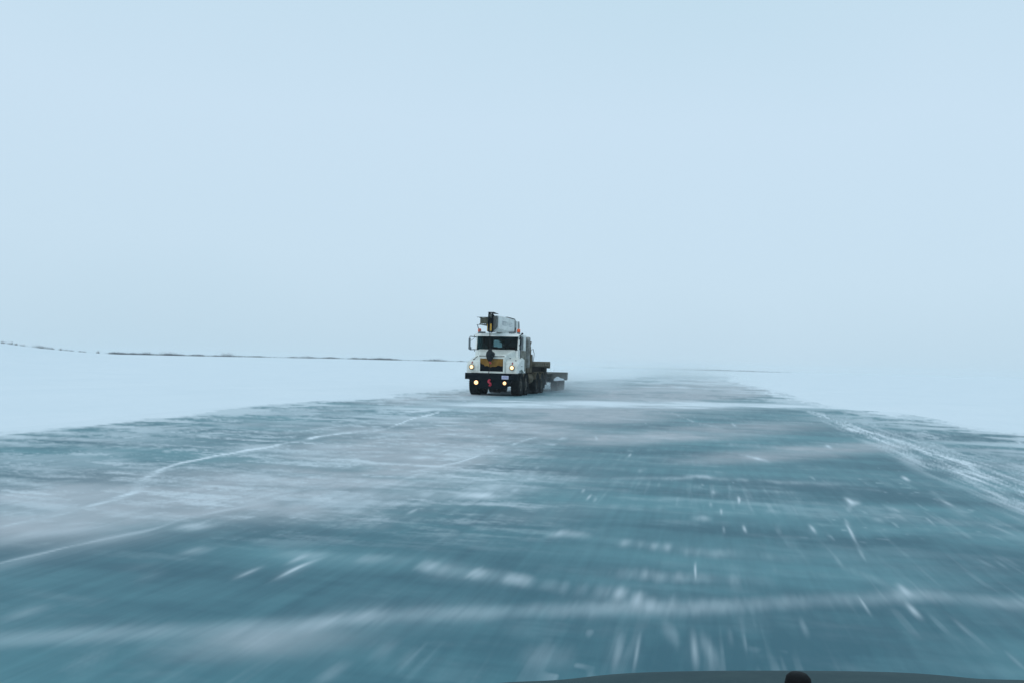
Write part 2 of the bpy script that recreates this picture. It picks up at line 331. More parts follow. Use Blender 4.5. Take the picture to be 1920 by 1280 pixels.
_cache = {}
def masks(X, Y):
    if 'm' in _cache and _cache['m'][0] is X: return _cache['m'][1]
    px, py = to_photo(X, Y, 0 * X); e = edge_dist(X, Y)
    wn = fbm(X * .8, Y * .55, 1, 5); wb = fbm(X * .22, Y * .12, 2, 4); streak = fbm(X * 7, Y * .7, 3, 4); blow = fbm(X * .45, Y * 1.5, 4, 5)
    # snow blown over the edges
    ragged = (fbm(X * .9, Y * .35, 8, 5) - .5) * 3.4 + (streak - .5) * 1.0
    snow = 1 - sstep(-.25, .95, e + np.where(X > 0, ragged * .8, ragged * .75))
    # feathering wisps further in
    wisp = sstep(.40, .62, fbm(X * .5, Y * 1.1, 9, 6, .6) + .10 * (1 - sstep(0, 2, e))) * (1 - sstep(.5, 5.5, e)) * .75
    snow = np.maximum(snow, wisp)
    # windblown bar across the road just before the truck
    barc = 757 + 5 * np.clip((px - 1200) / 400, 0, 2)
    bar = np.exp(-((py - barc + (blow - .5) * 14) / (6.0 + 3 * (1 - sstep(940, 1080, px)))) ** 2) * sstep(700, 900, px) * (1 - sstep(1560, 1680, px)) * (.72 + .5 * wn)
    # patches of drift to the left of the bar
    pl_ = np.exp(-(((px - 780) / 150) ** 2 + ((py - 772) / 15) ** 2)) * sstep(.36, .56, blow) * .95
    pl2 = np.exp(-(((px - 640) / 200) ** 2 + ((py - 778) / 22) ** 2)) * sstep(.46, .66, blow) * .7
    lw = sstep(-60, 0, 640 - px) * np.exp(-((py - 835) / 55) ** 2) * sstep(.50, .72, fbm(X * .7, Y * .9, 12, 4)) * .42
    # tyre-polished frost strip along the right of the road
    c_r = 768 + (px - 1508) * .372 + 0 * px; wd = 4 + np.clip(px - 1508, 0, 900) * .11
    rt = np.exp(-((py - c_r) / wd) ** 2) * sstep(1490, 1540, px) * sstep(.24, .80, fbm(X * 8, Y * .55, 14, 6, .68)) * 1.15
    rt2 = sstep(1500, 1600, px) * sstep(.36, .78, fbm(X * 3.2, Y * .7, 15, 6, .68)) * np.clip(1.15 - abs(py - (c_r - 34)) / 60, 0, 1) * .62
    # far bars of drift on the ice beyond the truck
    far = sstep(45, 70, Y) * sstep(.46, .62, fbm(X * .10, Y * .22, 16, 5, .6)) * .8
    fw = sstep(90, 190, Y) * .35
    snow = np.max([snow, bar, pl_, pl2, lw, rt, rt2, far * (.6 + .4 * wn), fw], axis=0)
    # motion streaks painted in, every mark smeared a little along the road: frayed, smeared edges
    comb = (vnoise(X * 42, Y * .35, 95) - .5) * .045 + (vnoise(X * 17, Y * .3, 96) - .5) * .03
    mk_ = 0
    for k_ in (-2, -1, 0, 1, 2): mk_ = mk_ + marks(X, Y + comb + k_ * .06) * (.26, .42, .5, .42, .26)[k_ + 2]
    mk_ = mk_ / 1.55 * (.90 + .2 * vnoise(X * 30, Y * .5, 97))
    snow = np.maximum(snow, mk_)
    w1 = fbm(X * 1.15, Y * 3.0, 101, 6, .62); w2 = fbm(X * .55, Y * .8, 102, 4); w3 = fbm(X * 11, Y * .9, 103, 3)
    leftm = 1 - sstep(900, 1150, px + (py - 900) * -.4)
    cov = .34 * leftm * (1 - .75 * sstep(960, 1060, py)) + .03
    veil = sstep(.47, .74, w1 * .65 + w2 * .35 + (w3 - .5) * .14) * (cov + .16) * (1 - .7 * sstep(940, 1080, py))
    lw2 = leftm * sstep(.47, .74, fbm(X * 1.05, Y * 3.4, 104, 6, .68) + (w3 - .5) * .10) * (1 - sstep(930, 1060, py)) * .62 * (.5 + .9 * w1)
    scr = sstep(.60, .80, fbm(X * 16, Y * .8, 105, 3)) * sstep(.45, .65, w2) * sstep(760, 900, py) * .11
    snow = np.maximum(snow, veil) + (1 - snow) * scr; snow = np.maximum(snow, lw2)
    specks = sstep(.80, .99, vnoise(X * 13, Y * 6.0, 21)) * sstep(.55, .72, fbm(X * .8, Y * .8, 22, 2)) * sstep(900, 1100, px) * .30
    snow = np.clip(np.maximum(snow, specks), 0, 1)
    # grey frosted ice (wide low patches)
    def blob(cx, cy, rx, ry): return np.exp(-np.abs(((px - cx) / rx) ** 2 + ((py - cy - (px - cx) * -.06) / ry) ** 2) ** 1.4)
    fr = np.max([blob(480, 925, 460, 55) * .95, blob(90, 955, 320, 60), blob(850, 815, 330, 36), blob(1000, 785, 330, 24) * .9, blob(700, 870, 300, 42) * .85,
                 blob(1240, 815, 260, 15) * .95, blob(1500, 848, 190, 13), blob(1270, 743, 240, 14), blob(820, 745, 130, 12) * .8, blob(1290, 733, 240, 22),
                 blob(500, 1205, 180, 34) * .45, blob(1000, 960, 120, 20) * .2], axis=0)
    frost = np.clip(fr * (.62 + .75 * sstep(.34, .60, wn * .55 + blow * .45)), 0, 1)
    tone = np.clip(.52 + (fbm(X * .38, Y * 1.5, 41, 5, .6) - .5) * 1.5 + (fbm(X * .12, Y * .7, 42, 3) - .5) * 1.2 + (fbm(X * 15, Y * .7, 43, 3) - .5) * .35, 0, 1)
    # dark drift-free bands
    for cx, cy, rx, ry, s in [(1480, 985, 220, 18, .35), (1700, 1010, 200, 10, .4), (1700, 890, 260, 22, .25), (1300, 865, 260, 10, .25), (700, 1140, 160, 24, .35), (330, 1150, 220, 24, .3), (900, 1060, 160, 16, .2), (150, 1020, 200, 20, .3), (1500, 1215, 300, 34, .35), (1880, 1100, 120, 14, .4), (1600, 790, 60, 10, -.2), (1500, 1080, 260, 36, -.25), (640, 1035, 160, 25, -.2), (1700, 965, 150, 14, -.1), (100, 865, 260, 22, -.1)]:
        tone = tone - s * blob(cx, cy, rx, ry)
    tone = np.clip(tone, 0, 1)
    _cache['m'] = (X, dict(snow=snow, frost=frost, tone=tone)); return _cache['m'][1]

# ------------------------------------------------------------------ ice material
def ground_material(name, with_ice):
    m = bpy.data.materials.new(name); m.use_nodes = True; nt = m.node_tree; L = nt.links; N = nt.nodes.new
    b = nt.nodes['Principled BSDF']; geo = N('ShaderNodeNewGeometry')
    def mp(sx, sy, sz=1):
        q = N('ShaderNodeMapping'); q.inputs['Scale'].default_value = (sx, sy, sz); L.new(geo.outputs['Position'], q.inputs['Vector']); return q
    def noise(mapn, scale, det=5, rough=.6):
        n = N('ShaderNodeTexNoise'); n.inputs['Scale'].default_value = scale; n.inputs['Detail'].default_value = det; n.inputs['Roughness'].default_value = rough
        L.new(mapn.outputs[0], n.inputs['Vector']); return n
    def math_(op, a, b_=None, c=None, clamp=False):
        n = N('ShaderNodeMath'); n.operation = op; n.use_clamp = clamp
        for i, v in enumerate((a, b_, c)):
            if v is None: continue
            if isinstance(v, (int, float)): n.inputs[i].default_value = v
            else: L.new(v, n.inputs[i])
        return n.outputs[0]
    def mix(f, a, b_):
        n = N('ShaderNodeMix'); n.data_type = 'RGBA'
        for i, v in ((0, f), (6, a), (7, b_)):
            if isinstance(v, tuple): n.inputs[i].default_value = (*v, 1)
            elif isinstance(v, (int, float)): n.inputs[i].default_value = v
            else: L.new(v, n.inputs[i])
        return n.outputs[2]
    sn = noise(mp(1, .6), .35, 6)
    snowc = mix(sn.outputs['Fac'], (.705, .785, .835), (.815, .87, .905))
    if not with_ice:
        L.new(snowc, b.inputs['Base Color']); b.inputs['Roughness'].default_value = .8; b.inputs['Specular IOR Level'].default_value = .15
        bp = N('ShaderNodeBump'); bp.inputs['Strength'].default_value = .35; bp.inputs['Distance'].default_value = .12
        bn = noise(mp(1, .5), 1.1, 6); L.new(bn.outputs['Fac'], bp.inputs['Height']); L.new(bp.outputs['Normal'], b.inputs['Normal'])
        return m
    def attr(n_):
        a = N('ShaderNodeAttribute'); a.attribute_name = n_; return a.outputs['Fac']
    st = noise(mp(9, .8), 1.6, 5, .6)          # motion streaks along the road, put into the tone
    md = noise(mp(1.3, .9), 1.7, 6, .6)
    snow, frost, tone = attr('snow'), attr('frost'), attr('tone')
    t2 = math_('ADD', tone, math_('MULTIPLY', math_('SUBTRACT', st.outputs['Fac'], .5), .55))
    t3 = math_('ADD', t2, math_('MULTIPLY', math_('SUBTRACT', md.outputs['Fac'], .5), .6), clamp=True)
    ice = mix(t3, ICE_D, ICE_L)
    fq = math_('MULTIPLY', frost, math_('ADD', .45, math_('MULTIPLY', md.outputs['Fac'], .75)), clamp=True)
    ice2 = mix(fq, ice, FROSTC)
    sj = math_('ADD', snow, math_('MULTIPLY', math_('MULTIPLY', math_('SUBTRACT', st.outputs['Fac'], .5), .9), math_('MULTIPLY', snow, math_('SUBTRACT', 1.0, snow))), clamp=True)
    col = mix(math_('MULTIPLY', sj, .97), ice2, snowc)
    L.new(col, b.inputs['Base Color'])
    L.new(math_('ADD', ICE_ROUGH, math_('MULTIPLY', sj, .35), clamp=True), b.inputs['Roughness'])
    L.new(math_('SUBTRACT', ICE_SPEC, math_('MULTIPLY', sj, ICE_SPEC * .7)), b.inputs['Specular IOR Level'])
    bp = N('ShaderNodeBump'); bp.inputs['Strength'].default_value = .25; bp.inputs['Distance'].default_value = .01
    L.new(math_('ADD', math_('MULTIPLY', sj, 1.5), st.outputs['Fac']), bp.inputs['Height']); L.new(bp.outputs['Normal'], b.inputs['Normal'])
    return m
ICE_D, ICE_L, FROSTC = (.030, .124, .162), (.092, .248, .285), (.445, .465, .49)
ICE_ROUGH, ICE_SPEC = .5, .20

# azimuth / radius layout: fine where the road can be seen, coarse behind
fine_a = np.radians(np.arange(-58, 36, .062)); rest = np.radians(np.arange(36, 302, 3.0)); ANG = np.concatenate([fine_a, rest])
tt = np.linspace(0, 1, 430); dpx = 900 * (1 - tt) + 6.8 * tt          # photo pixels below the horizon
RAD = np.concatenate([[.6, 1.2, 1.8], HCAM * FPX / dpx]); RAD = RAD[np.argsort(RAD)]
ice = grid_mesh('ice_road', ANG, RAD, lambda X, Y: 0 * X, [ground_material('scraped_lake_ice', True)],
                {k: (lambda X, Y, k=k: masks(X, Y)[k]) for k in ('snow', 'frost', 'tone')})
_cache.clear()

# snow field: below the ice along the road, above it outside, rising to the banks
CREST = np.array([(-900, 5.2), (-400, 4.2), (-150, 3.3), (0, 2.75), (30, 2.5), (70, 2.2), (120, 1.92), (170, 1.70), (220, 1.60), (420, 1.72), (640, 1.82), (870, 1.85), (980, 1.7), (1150, 1.3), (1290, 1.38), (1480, 1.30), (1600, 1.15), (1920, 1.1), (2600, 1.2)])
CA = np.array([azim(max(-3000, x)) for x in CREST[:, 0]]); CZ = CREST[:, 1]
RCREST = 150.0
def crest_r(A): return 150.0 + 150.0 * sstep(azim(880), azim(1150), A)
def snow_z(X, Y):
    e = edge_dist(X, Y); A = np.arctan2(X, Y); R = np.hypot(X, Y)
    out = np.clip(-e - .6, 0, 999)
    lip = .05 * sstep(0, 1.2, out) + .10 * sstep(1.0, 7, out) * (.5 + fbm(X * .12, Y * .08, 51, 3))
    cz = np.interp(A, CA, CZ); cr = crest_r(A)
    lip = lip * np.where(Y > 150, .5, 1)
    rise = (cz - .2) * sstep(.25, 1.0, R / cr) ** 1.3 * sstep(0, 10, out)
    roll = (fbm(X * .03, Y * .03, 53, 3) - .5) * .25 * sstep(10, 40, out) * (R < cr * 1.6)
    z = lip + rise * 1.0 + np.where(R < cr * .97, roll, roll * .3)
    drop = np.clip((R - cr * 1.15) / 500, 0, 1); z = z * (1 - .6 * drop)
    return np.where(e > -.6, -.12 * sstep(-.6, 0.4, e) - .004, z + .004)
AN2 = np.concatenate([np.radians(np.arange(-62, 40, .25)), np.radians(np.arange(40, 298, 3.0))])
RD2 = np.concatenate([[.5, 2], np.geomspace(4, 330, 330), np.geomspace(345, 6000, 26)])
snowf = grid_mesh('snow_field', AN2, RD2, snow_z, [ground_material('windblown_snow', False)])
def sz(x, y): return float(snow_z(np.array([[x]]), np.array([[y]]))[0, 0])

# ------------------------------------------------------------------ willow brush
def twigs(bm, cx, cy, cz, w, h, n, r=.008):
    for _ in range(n):
        bx = cx + random.gauss(0, w * .22); by = cy + random.gauss(0, w * .22)
        t = random.uniform(0, 2 * pi); le = random.uniform(0, w * .5); hh = h * random.uniform(.45, 1) * (1 - .5 * le / (w * .5 + 1e-6))
        tx, ty = bx + cos(t) * le, by + sin(t) * le
        p0 = Vector((bx, by, cz - .05)); p1 = Vector(((bx + tx) / 2, (by + ty) / 2, cz + hh * .6)); p2 = Vector((tx, ty, cz + hh))
        rr = r * random.uniform(.7, 1.4); rings = []
        for p, q in ((p0, rr), (p1, rr * .75), (p2, rr * .3)):
            rings.append([bm.verts.new(p + Vector((cos(k * 2.094) * q, sin(k * 2.094) * q, 0))) for k in range(3)])
        for A, B in zip(rings, rings[1:]):
            for k in range(3): bm.faces.new((A[k], A[(k + 1) % 3], B[(k + 1) % 3], B[k]))
def crest_pt(px, f_=1.0):
    A = azim(px); R = float(crest_r(np.array(A))) * f_; return R * sin(A), R * cos(A)
ordinal = ['first', 'second', 'third', 'fourth', 'fifth', 'sixth', 'seventh', 'eighth', 'ninth', 'tenth', 'eleventh', 'twelfth', 'thirteenth', 'fourteenth', 'fifteenth', 'sixteenth']
iso = [(3, .9, .75), (17, .8, .8), (27, 1.2, .45), (41, 1.1, .5), (66, 1.3, .8), (75, 1.1, .8), (79, .9, .6), (88, 1.0, .6), (96, .8, .5), (112, .8, .55), (123, .9, .45), (133, .8, .35), (148, .6, .3), (155, 1.0, .35), (183, .6, .6)]
for i, (px, w, h) in enumerate(iso):
    x, y = crest_pt(px, .95 if px in (27, 79) else 1.0); bm = NB(); twigs(bm, 0, 0, 0, w, h, 46, .010)
    o = link('willow_shrub', bm, 'twig'); o.location = (x, y, sz(x, y))
    o['label'] = 'bare dark shrub on the left snowy rise, %s from the left edge' % ordinal[i]
    o['category'] = 'shrub'; o['group'] = 'isolated shrubs on the left snowy rise'
tall = [(218, 1.4, .8, 'taller tuft at the left end of the continuous brush line'), (274, 2.0, .9, 'dark bushy tuft about a quarter along the left brush line'),
        (314, 3.0, 1.05, 'widest darkest clump in the left part of the brush line'), (425, 2.4, 1.15, 'rounded tuft standing up from the brush line at its left third'),
        (575, 2.6, .75, 'broad grey tuft where the brush line steps down'), (712, 3.0, .95, 'low wide tuft in the brush line left of the truck'),
        (815, 2.8, .9, 'last bushy tuft of the brush line before the truck mirror')]
for px, w, h, lb in tall:
    x, y = crest_pt(px); bm = NB(); twigs(bm, 0, 0, 0, w * 1.2, h * .85, 110, .011)
    o = link('willow_shrub', bm, 'twig'); o.location = (x, y, sz(x, y)); o['label'] = lb; o['category'] = 'shrub'; o['group'] = 'taller tufts in the left brush line'
bm = NB(); px = 203.0
while px < 925:
    dens = fbm(np.array([px * .06]), np.array([0.]), 61, 3)[0]; hh = .26 + .55 * max(0, dens - .35)
    if 265 < px < 380: dens += .15; hh += .08
    x, y = crest_pt(px, random.uniform(.985, 1.01)); n = int(5 + max(0, dens - .3) * 38) if dens > .30 or px > 420 else 0
    if n: twigs(bm, x, y, sz(x, y), .9, hh, n, .013)
    px += 1.6
o = link('willow_brush', bm, 'twig'); o['kind'] = 'stuff'; o['label'] = 'thin continuous line of bare brush along the left snowy bank'; o['category'] = 'brush'
bm = NB(); px = 1130.0
while px < 1482:
    dens = fbm(np.array([px * .03]), np.array([0.]), 71, 3)[0]; n = int(max(0, dens - .3) * (28 if px > 1285 else 12))
    x, y = crest_pt(px, random.uniform(.99, 1.01))
    if n: twigs(bm, x, y, sz(x, y), 1.4, .25 + .6 * dens, n, .018)
    px += 1.3
o = link('willow_brush', bm, 'twig'); o['kind'] = 'stuff'; o['label'] = 'faint hazy line of brush on the far shore beyond the end of the ice road'; o['category'] = 'brush'

# ================================================================== the crane truck
TX, TY = -9.22, 35.4
truck = empty('crane_truck', (TX, TY, 0), 'white crane truck with lit headlights and a boom over its cab', 'truck')

def wheel(parent, u, v, R=.53, w=.40, name='wheel', front=True, dish=1):
    s = 1 if u > 0 else -1
    wh = bpy.data.objects.new(name, None); COL.objects.link(wh); wh.parent = parent; wh.location = (u, v, R); wh.empty_display_size = .2
    bm = NB(); h = w / 2
    pr = [(R * .56, -h * .86), (R * .80, -h), (R * .94, -h * .97), (R, -h * .80)]
    for g_ in (-.5, -.17, .17, .5): pr += [(R, h * (g_ - .08)), (R - .018, h * (g_ - .05)), (R - .018, h * (g_ + .05)), (R, h * (g_ + .08))]
    pr += [(R, h * .80), (R * .94, h * .97), (R * .80, h), (R * .56, h * .86), (R * .52, 0), (R * .56, -h * .86)]
    lathe(bm, pr, (0, 0, 0), 'X', 36)
    for k in range(36):                                           # shoulder lugs
        t = 2 * pi * k / 36
        for sd in (-1, 1):
            vs = box(bm, (sd * h * .88 - .03, sd * h * .88 + .03), (-.018, .018), (R - .03, R + .004), 0)
            bmesh.ops.rotate(bm, verts=vs, cent=(0, 0, 0), matrix=Matrix.Rotation(t, 3, 'X'))
    link('tyre', bm, 'tyre', wh)
    bm = NB(); o_ = s * h
    if front: lathe(bm, [(R * .56, -s * h * .8), (R * .58, o_ * .84), (R * .50, o_ * .74), (R * .46, o_ * .55), (R * .30, o_ * .62), (R * .22, o_ * .98), (R * .12, o_ * 1.06), (0, o_ * 1.08)], (0, 0, 0), 'X', 28)
    else: lathe(bm, [(R * .56, -s * h * .8), (R * .58, o_ * .84), (R * .52, o_ * .72), (R * .48, -o_ * .1), (R * .24, -o_ * .2), (R * .22, o_ * .45), (0, o_ * .5)], (0, 0, 0), 'X', 28)
    for k in range(8):
        t = 2 * pi * k / 8; tube(bm, [(o_ * .55, R * .38 * cos(t), R * .38 * sin(t)), (o_ * .72, R * .38 * cos(t), R * .38 * sin(t))], .016, 6)
    link('rim', bm, 'rim', wh, smooth=False)
    return wh

for v_, fr_ in ((1.15, True), (2.27, True), (4.75, False), (6.05, False)):
    for u_ in (-1.0, 1.0): wheel(truck, u_ * (1.0 if fr_ else .98), v_, .53, .40 if fr_ else .52, front=fr_)

# chassis, axles
bm = NB()
for u_ in (-.42, .42): box(bm, (u_ - .05, u_ + .05), (.25, 8.0), (.78, 1.04), .01)
for v_ in (.9, 2.9, 3.9, 5.4, 6.9, 7.9): box(bm, (-.37, .37), (v_ - .08, v_ + .08), (.80, 1.0), 0)
for v_ in (1.15, 2.27, 4.75, 6.05): tube(bm, [(-.82, v_, .53), (-.3, v_, .46), (.3, v_, .46), (.82, v_, .53)], [.07, .08, .08, .07], 10)
for v_ in (4.75, 6.05): lathe(bm, [(0, -.22), (.17, -.15), (.2, 0), (.17, .15), (0, .22)], (0, v_, .50), 'Y', 16)
box(bm, (-.32, .32), (.35, 2.1), (.36, .78), .04)
link('chassis', bm, 'frame', truck)
# bumper and what hangs on it
bm = NB(); prism(bm, [(-1.25, .22), (-1.25, .1), (-1.17, .0), (1.17, .0), (1.25, .1), (1.25, .22)], .745, 1.03, 'Z')
bmp = link('bumper', bm, 'black', truck)
bm = NB(); prism(bm, [(-.98, .745), (.98, .745), (.86, .50), (.62, .33), (-.55, .33), (-.86, .52)], .06, .30, 'Y'); link('air_dam', bm, 'black', truck)
bm = NB(); box(bm, (.52, .84), (-.022, -.003), (.775, .935), .004); pt = link('license_plate', bm, 'plate', bmp)
bm = NB()
for i in range(6):
    u_ = .555 + i * .044 + (.01 if i > 2 else 0); box(bm, (u_, u_ + .007), (-.028, -.0215), (.815, .875), 0); box(bm, (u_ + .018, u_ + .025), (-.028, -.0215), (.815 + .02 * (i % 2), .875), 0); box(bm, (u_ + .007, u_ + .018), (-.028, -.0215), (.868 - .025 * (i % 3), .875 - .025 * (i % 3)), 0)
box(bm, (.60, .76), (-.028, -.0215), (.893, .903), 0)
link('plate_lettering', bm, 'plateink', pt)
for u_, sc in ((-.68, 1.15), (.66, .95)):
    bm = NB(); box(bm, (u_ - .13 * sc, u_ + .13 * sc), (-.005, .08), (.50, .69), .02); fl = link('fog_light', bm, 'rubber', truck)
    bm = NB(); lathe(bm, [(0, -.045), (.05 * sc, -.038), (.082 * sc, -.012), (.085 * sc, .004)], (u_, 0, .595), 'Y', 20); link('lens', bm, 'fog', fl, True)
bm = NB()   # red tow hook, S-shaped with an eye
hp = [(.0, .0, .73), (-.045, -.05, .70), (-.055, -.09, .64), (-.01, -.10, .60), (.045, -.09, .565), (.05, -.08, .51), (.01, -.07, .465), (-.045, -.06, .48)]
tube(bm, [(a - .02, b, c) for a, b, c in hp], [.05, .055, .055, .045, .05, .055, .045, .025], 10); link('tow_hook', bm, 'red', truck, True)
# hood: raised centre with grille opening
bm = NB()
def hr(v, w0, w1, z0, z1, c=.05): return [(-w0, v, z0), (w0, v, z0), (w1, v + .0, z1 - c), (w1 - c * 1.4, v, z1), (-w1 + c * 1.4, v, z1), (-w1, v, z1 - c)]
loft(bm, [hr(.14, .64, .63, 1.035, 1.82), hr(.20, .66, .65, 1.035, 1.87), hr(.55, .74, .72, 1.04, 1.99), hr(1.02, .93, .92, 1.05, 2.13)])
hood = link('hood', bm, 'white', truck)
bm = NB()   # surround and ribs standing proud of the nose
box(bm, (-.56, .56), (.095, .139), (1.035, 1.115), .008)
box(bm, (-.61, -.545), (.095, .139), (1.035, 1.76), .008); box(bm, (.545, .61), (.095, .139), (1.035, 1.76), .008); box(bm, (-.545, .545), (.095, .139), (1.70, 1.76), .008)
link('grille_surround', bm, 'white', hood)
bm = NB(); box(bm, (-.545, .545), (.125, .1385), (1.117, 1.698), 0)
for i in range(11):
    z_ = 1.14 + i * .05; box(bm, (-.54, .54), (.108, .1245), (z_, z_ + .014), 0)
gr = link('grille', bm, 'black', truck)
bm = NB()   # canvas winter front, lower edge ragged
pts = [(-.535, 1.69), (.535, 1.69), (.535, 1.37), (.44, 1.36), (.32, 1.40), (.20, 1.33), (.05, 1.335), (-.06, 1.30), (-.20, 1.37), (-.31, 1.345), (-.38, 1.43), (-.46, 1.44), (-.50, 1.50), (-.535, 1.49)]
prism(bm, pts, .085, .106, 'Y'); link('winter_cover', bm, 'cover', gr)
bm = NB(); box(bm, (-.60, .60), (.10, .138), (1.80, 1.835), .006); link('hood_trim', bm, 'chrome', hood)
# fenders
for s in (-1, 1):
    bm = NB()
    def fr(v, uo, zt, zb, ui=.66, c=.09):
        return [(s * ui, v, zb), (s * uo, v, zb), (s * uo, v, zt - c * 1.3), (s * (uo - c), v, zt - c * .3), (s * (uo - .3), v, zt), (s * ui, v, zt + .06)]
    loft(bm, [fr(.17, 1.13, 1.30, 1.04), fr(.21, 1.20, 1.50, 1.04), fr(.34, 1.215, 1.60, 1.05), fr(.60, 1.215, 1.68, 1.17, .72), fr(1.15, 1.20, 1.80, 1.24, .9), fr(1.75, 1.18, 1.80, 1.05, .95)])
    link('fender', bm, 'white', truck)
    uh = s * .955
    bm = NB(); lathe(bm, [(.115, .20), (.125, .12), (.11, .095), (.09, .115)], (uh, 0, 1.30), 'Y', 24); hl = link('headlight', bm, 'bezel', truck, True)
    bm = NB(); lathe(bm, [(0, .085), (.05, .09), (.08, .105), (.092, .13)], (uh, 0, 1.30), 'Y', 24); link('lens', bm, 'lamp', hl, True)
    bm = NB(); tube(bm, [(uh + s * .0, .26, 1.43), (uh, .25, 1.55)], [.02, .025], 8); lathe(bm, [(0, -.045), (.04, -.035), (.052, 0), (.04, .035), (0, .045)], (uh, .24, 1.475), 'Y', 14)
    link('turn_signal', bm, 'signal', truck, True)
bm = NB(); tube(bm, [(-.98, .5, 1.6), (-.90, .55, 1.72), (-.80, .6, 1.80)], .016, 6); tube(bm, [(-1.0, .42, 1.5), (-.95, .48, 1.66)], .03, 8); link('fender_marker_rod', bm, 'black', truck)
bm = NB(); box(bm, (.78, .86), (.30, .34), (1.70, 1.755), .01); link('hood_latch', bm, 'mirror', truck); bm = NB(); box(bm, (1.03, 1.09), (.42, .46), (1.60, 1.66), .01); link('hood_latch', bm, 'mirror', truck)
# cab shell
bm = NB()
box(bm, (-1.04, 1.04), (1.03, 1.10), (1.10, 2.12), .01)            # firewall under windshield
box(bm, (-1.06, 1.06), (1.11, 2.60), (1.02, 1.14), .01)            # floor
for s in (-1, 1):
    box(bm, (min(s * 1.0, s * 1.07), max(s * 1.0, s * 1.07)), (1.11, 2.60), (1.145, 2.13), .01)
    prism(bm, [(1.03, 2.125), (1.10, 2.125), (1.22, 2.76), (1.15, 2.76)], s * .985, s * 1.06, 'X')   # A pillar
    box(bm, (min(s * .99, s * 1.06), max(s * .99, s * 1.06)), (2.05, 2.60), (2.135, 2.76), .01)
box(bm, (-.985, .985), (2.54, 2.60), (1.145, 2.26), .01); box(bm, (-.985, -.56), (2.54, 2.60), (2.265, 2.76), .01); box(bm, (.0, .985), (2.54, 2.60), (2.265, 2.76), .01); box(bm, (-.555, -.005), (2.54, 2.60), (2.62, 2.76), .01)
loft(bm, [[(-1.06, 1.13, 2.765), (1.06, 1.13, 2.765), (1.03, 1.13, 2.84), (.9, 1.13, 2.87), (-.9, 1.13, 2.87), (-1.03, 1.13, 2.84)], [(-1.06, 1.5, 2.765), (1.06, 1.5, 2.765), (1.04, 1.5, 2.88), (.92, 1.5, 2.92), (-.92, 1.5, 2.92), (-1.04, 1.5, 2.88)], [(-1.06, 2.62, 2.765), (1.06, 2.62, 2.765), (1.04, 2.62, 2.86), (.92, 2.62, 2.89), (-.92, 2.62, 2.89), (-1.04, 2.62, 2.86)]])
cab = link('cab', bm, 'roofwhite', truck)
bm = NB(); prism(bm, [(.92, 2.735), (.93, 2.765), (1.125, 2.865), (1.125, 2.84), (1.10, 2.765)], -1.07, 1.07, 'X'); link('sun_visor', bm, 'roofwhite', truck)
bm = NB(); prism(bm, [(1.050, 2.135), (1.062, 2.135), (1.172, 2.755), (1.160, 2.755)], -.98, .98, 'X'); link('windshield', bm, 'glass', truck)
bm = NB(); prism(bm, [(1.025, 2.105), (1.055, 2.134), (1.048, 2.134), (1.0, 2.11)], -1.02, 1.02, 'X')
for s in (-1, 1): tube(bm, [(s * .15, 1.02, 2.14), (s * .52, 1.075, 2.36)], .010, 5); tube(bm, [(s * .36, 1.045, 2.20), (s * .70, 1.105, 2.58)], .009, 5)
link('wiper', bm, 'rubber', truck)
for s in (-1, 1):
    bm = NB(); box(bm, (min(s * 1.03, s * 1.04), max(s * 1.03, s * 1.04)), (1.24, 2.04), (2.14, 2.75), 0); link('side_window', bm, 'glass', truck)
    bm = NB(); box(bm, (min(s * 1.072, s * 1.095), max(s * 1.072, s * 1.095)), (1.30, 2.56), (1.16, 2.12), .008)
    d = link('door', bm, 'dirtywhite', truck, label='grimy cab door caked in road dirt')
    bm = NB(); tube(bm, [(s * 1.10, 1.42, 1.62), (s * 1.13, 1.44, 1.62), (s * 1.13, 1.58, 1.62), (s * 1.10, 1.6, 1.62)], .012, 6); link('handle', bm, 'black', d)
    bm = NB(); box(bm, (min(s * .98, s * 1.16), max(s * .98, s * 1.16)), (1.72, 2.50), (.72, .76), .01); box(bm, (min(s * 1.0, s * 1.14), max(s * 1.0, s * 1.14)), (1.74, 2.48), (.76, 1.02), .01)
    link('step_box', bm, 'brown', truck)
# cab inside
bm = NB(); loft(bm, [[(-.97, 1.12, 1.7), (.97, 1.12, 1.7), (.97, 1.12, 2.12), (-.97, 1.12, 2.12)], [(-.97, 1.42, 1.75), (.97, 1.42, 1.75), (.97, 1.42, 2.08), (-.97, 1.42, 2.08)]]); link('dashboard', bm, 'interior', truck)
for u_ in (-.5, .36):
    bm = NB(); box(bm, (u_ - .25, u_ + .25), (1.68, 2.16), (1.44, 1.58), .03); box(bm, (u_ - .24, u_ + .24), (2.12, 2.25), (1.58, 2.28), .03); box(bm, (u_ - .15, u_ + .15), (1.75, 2.05), (1.14, 1.44), .01); link('seat', bm, 'interior', truck)
bm = NB(); pts = [(.36 + .21 * cos(t), 1.54 - .07 * sin(t), 1.93 + .19 * sin(t)) for t in [2 * pi * k / 20 for k in range(21)]]; tube(bm, pts, .014, 6); tube(bm, [(.36, 1.52, 1.93), (.36, 1.38, 1.82)], .025, 8); tube(bm, [(.16, 1.54, 1.93), (.56, 1.54, 1.93)], .011, 6); link('steering_wheel', bm, 'rubber', truck)
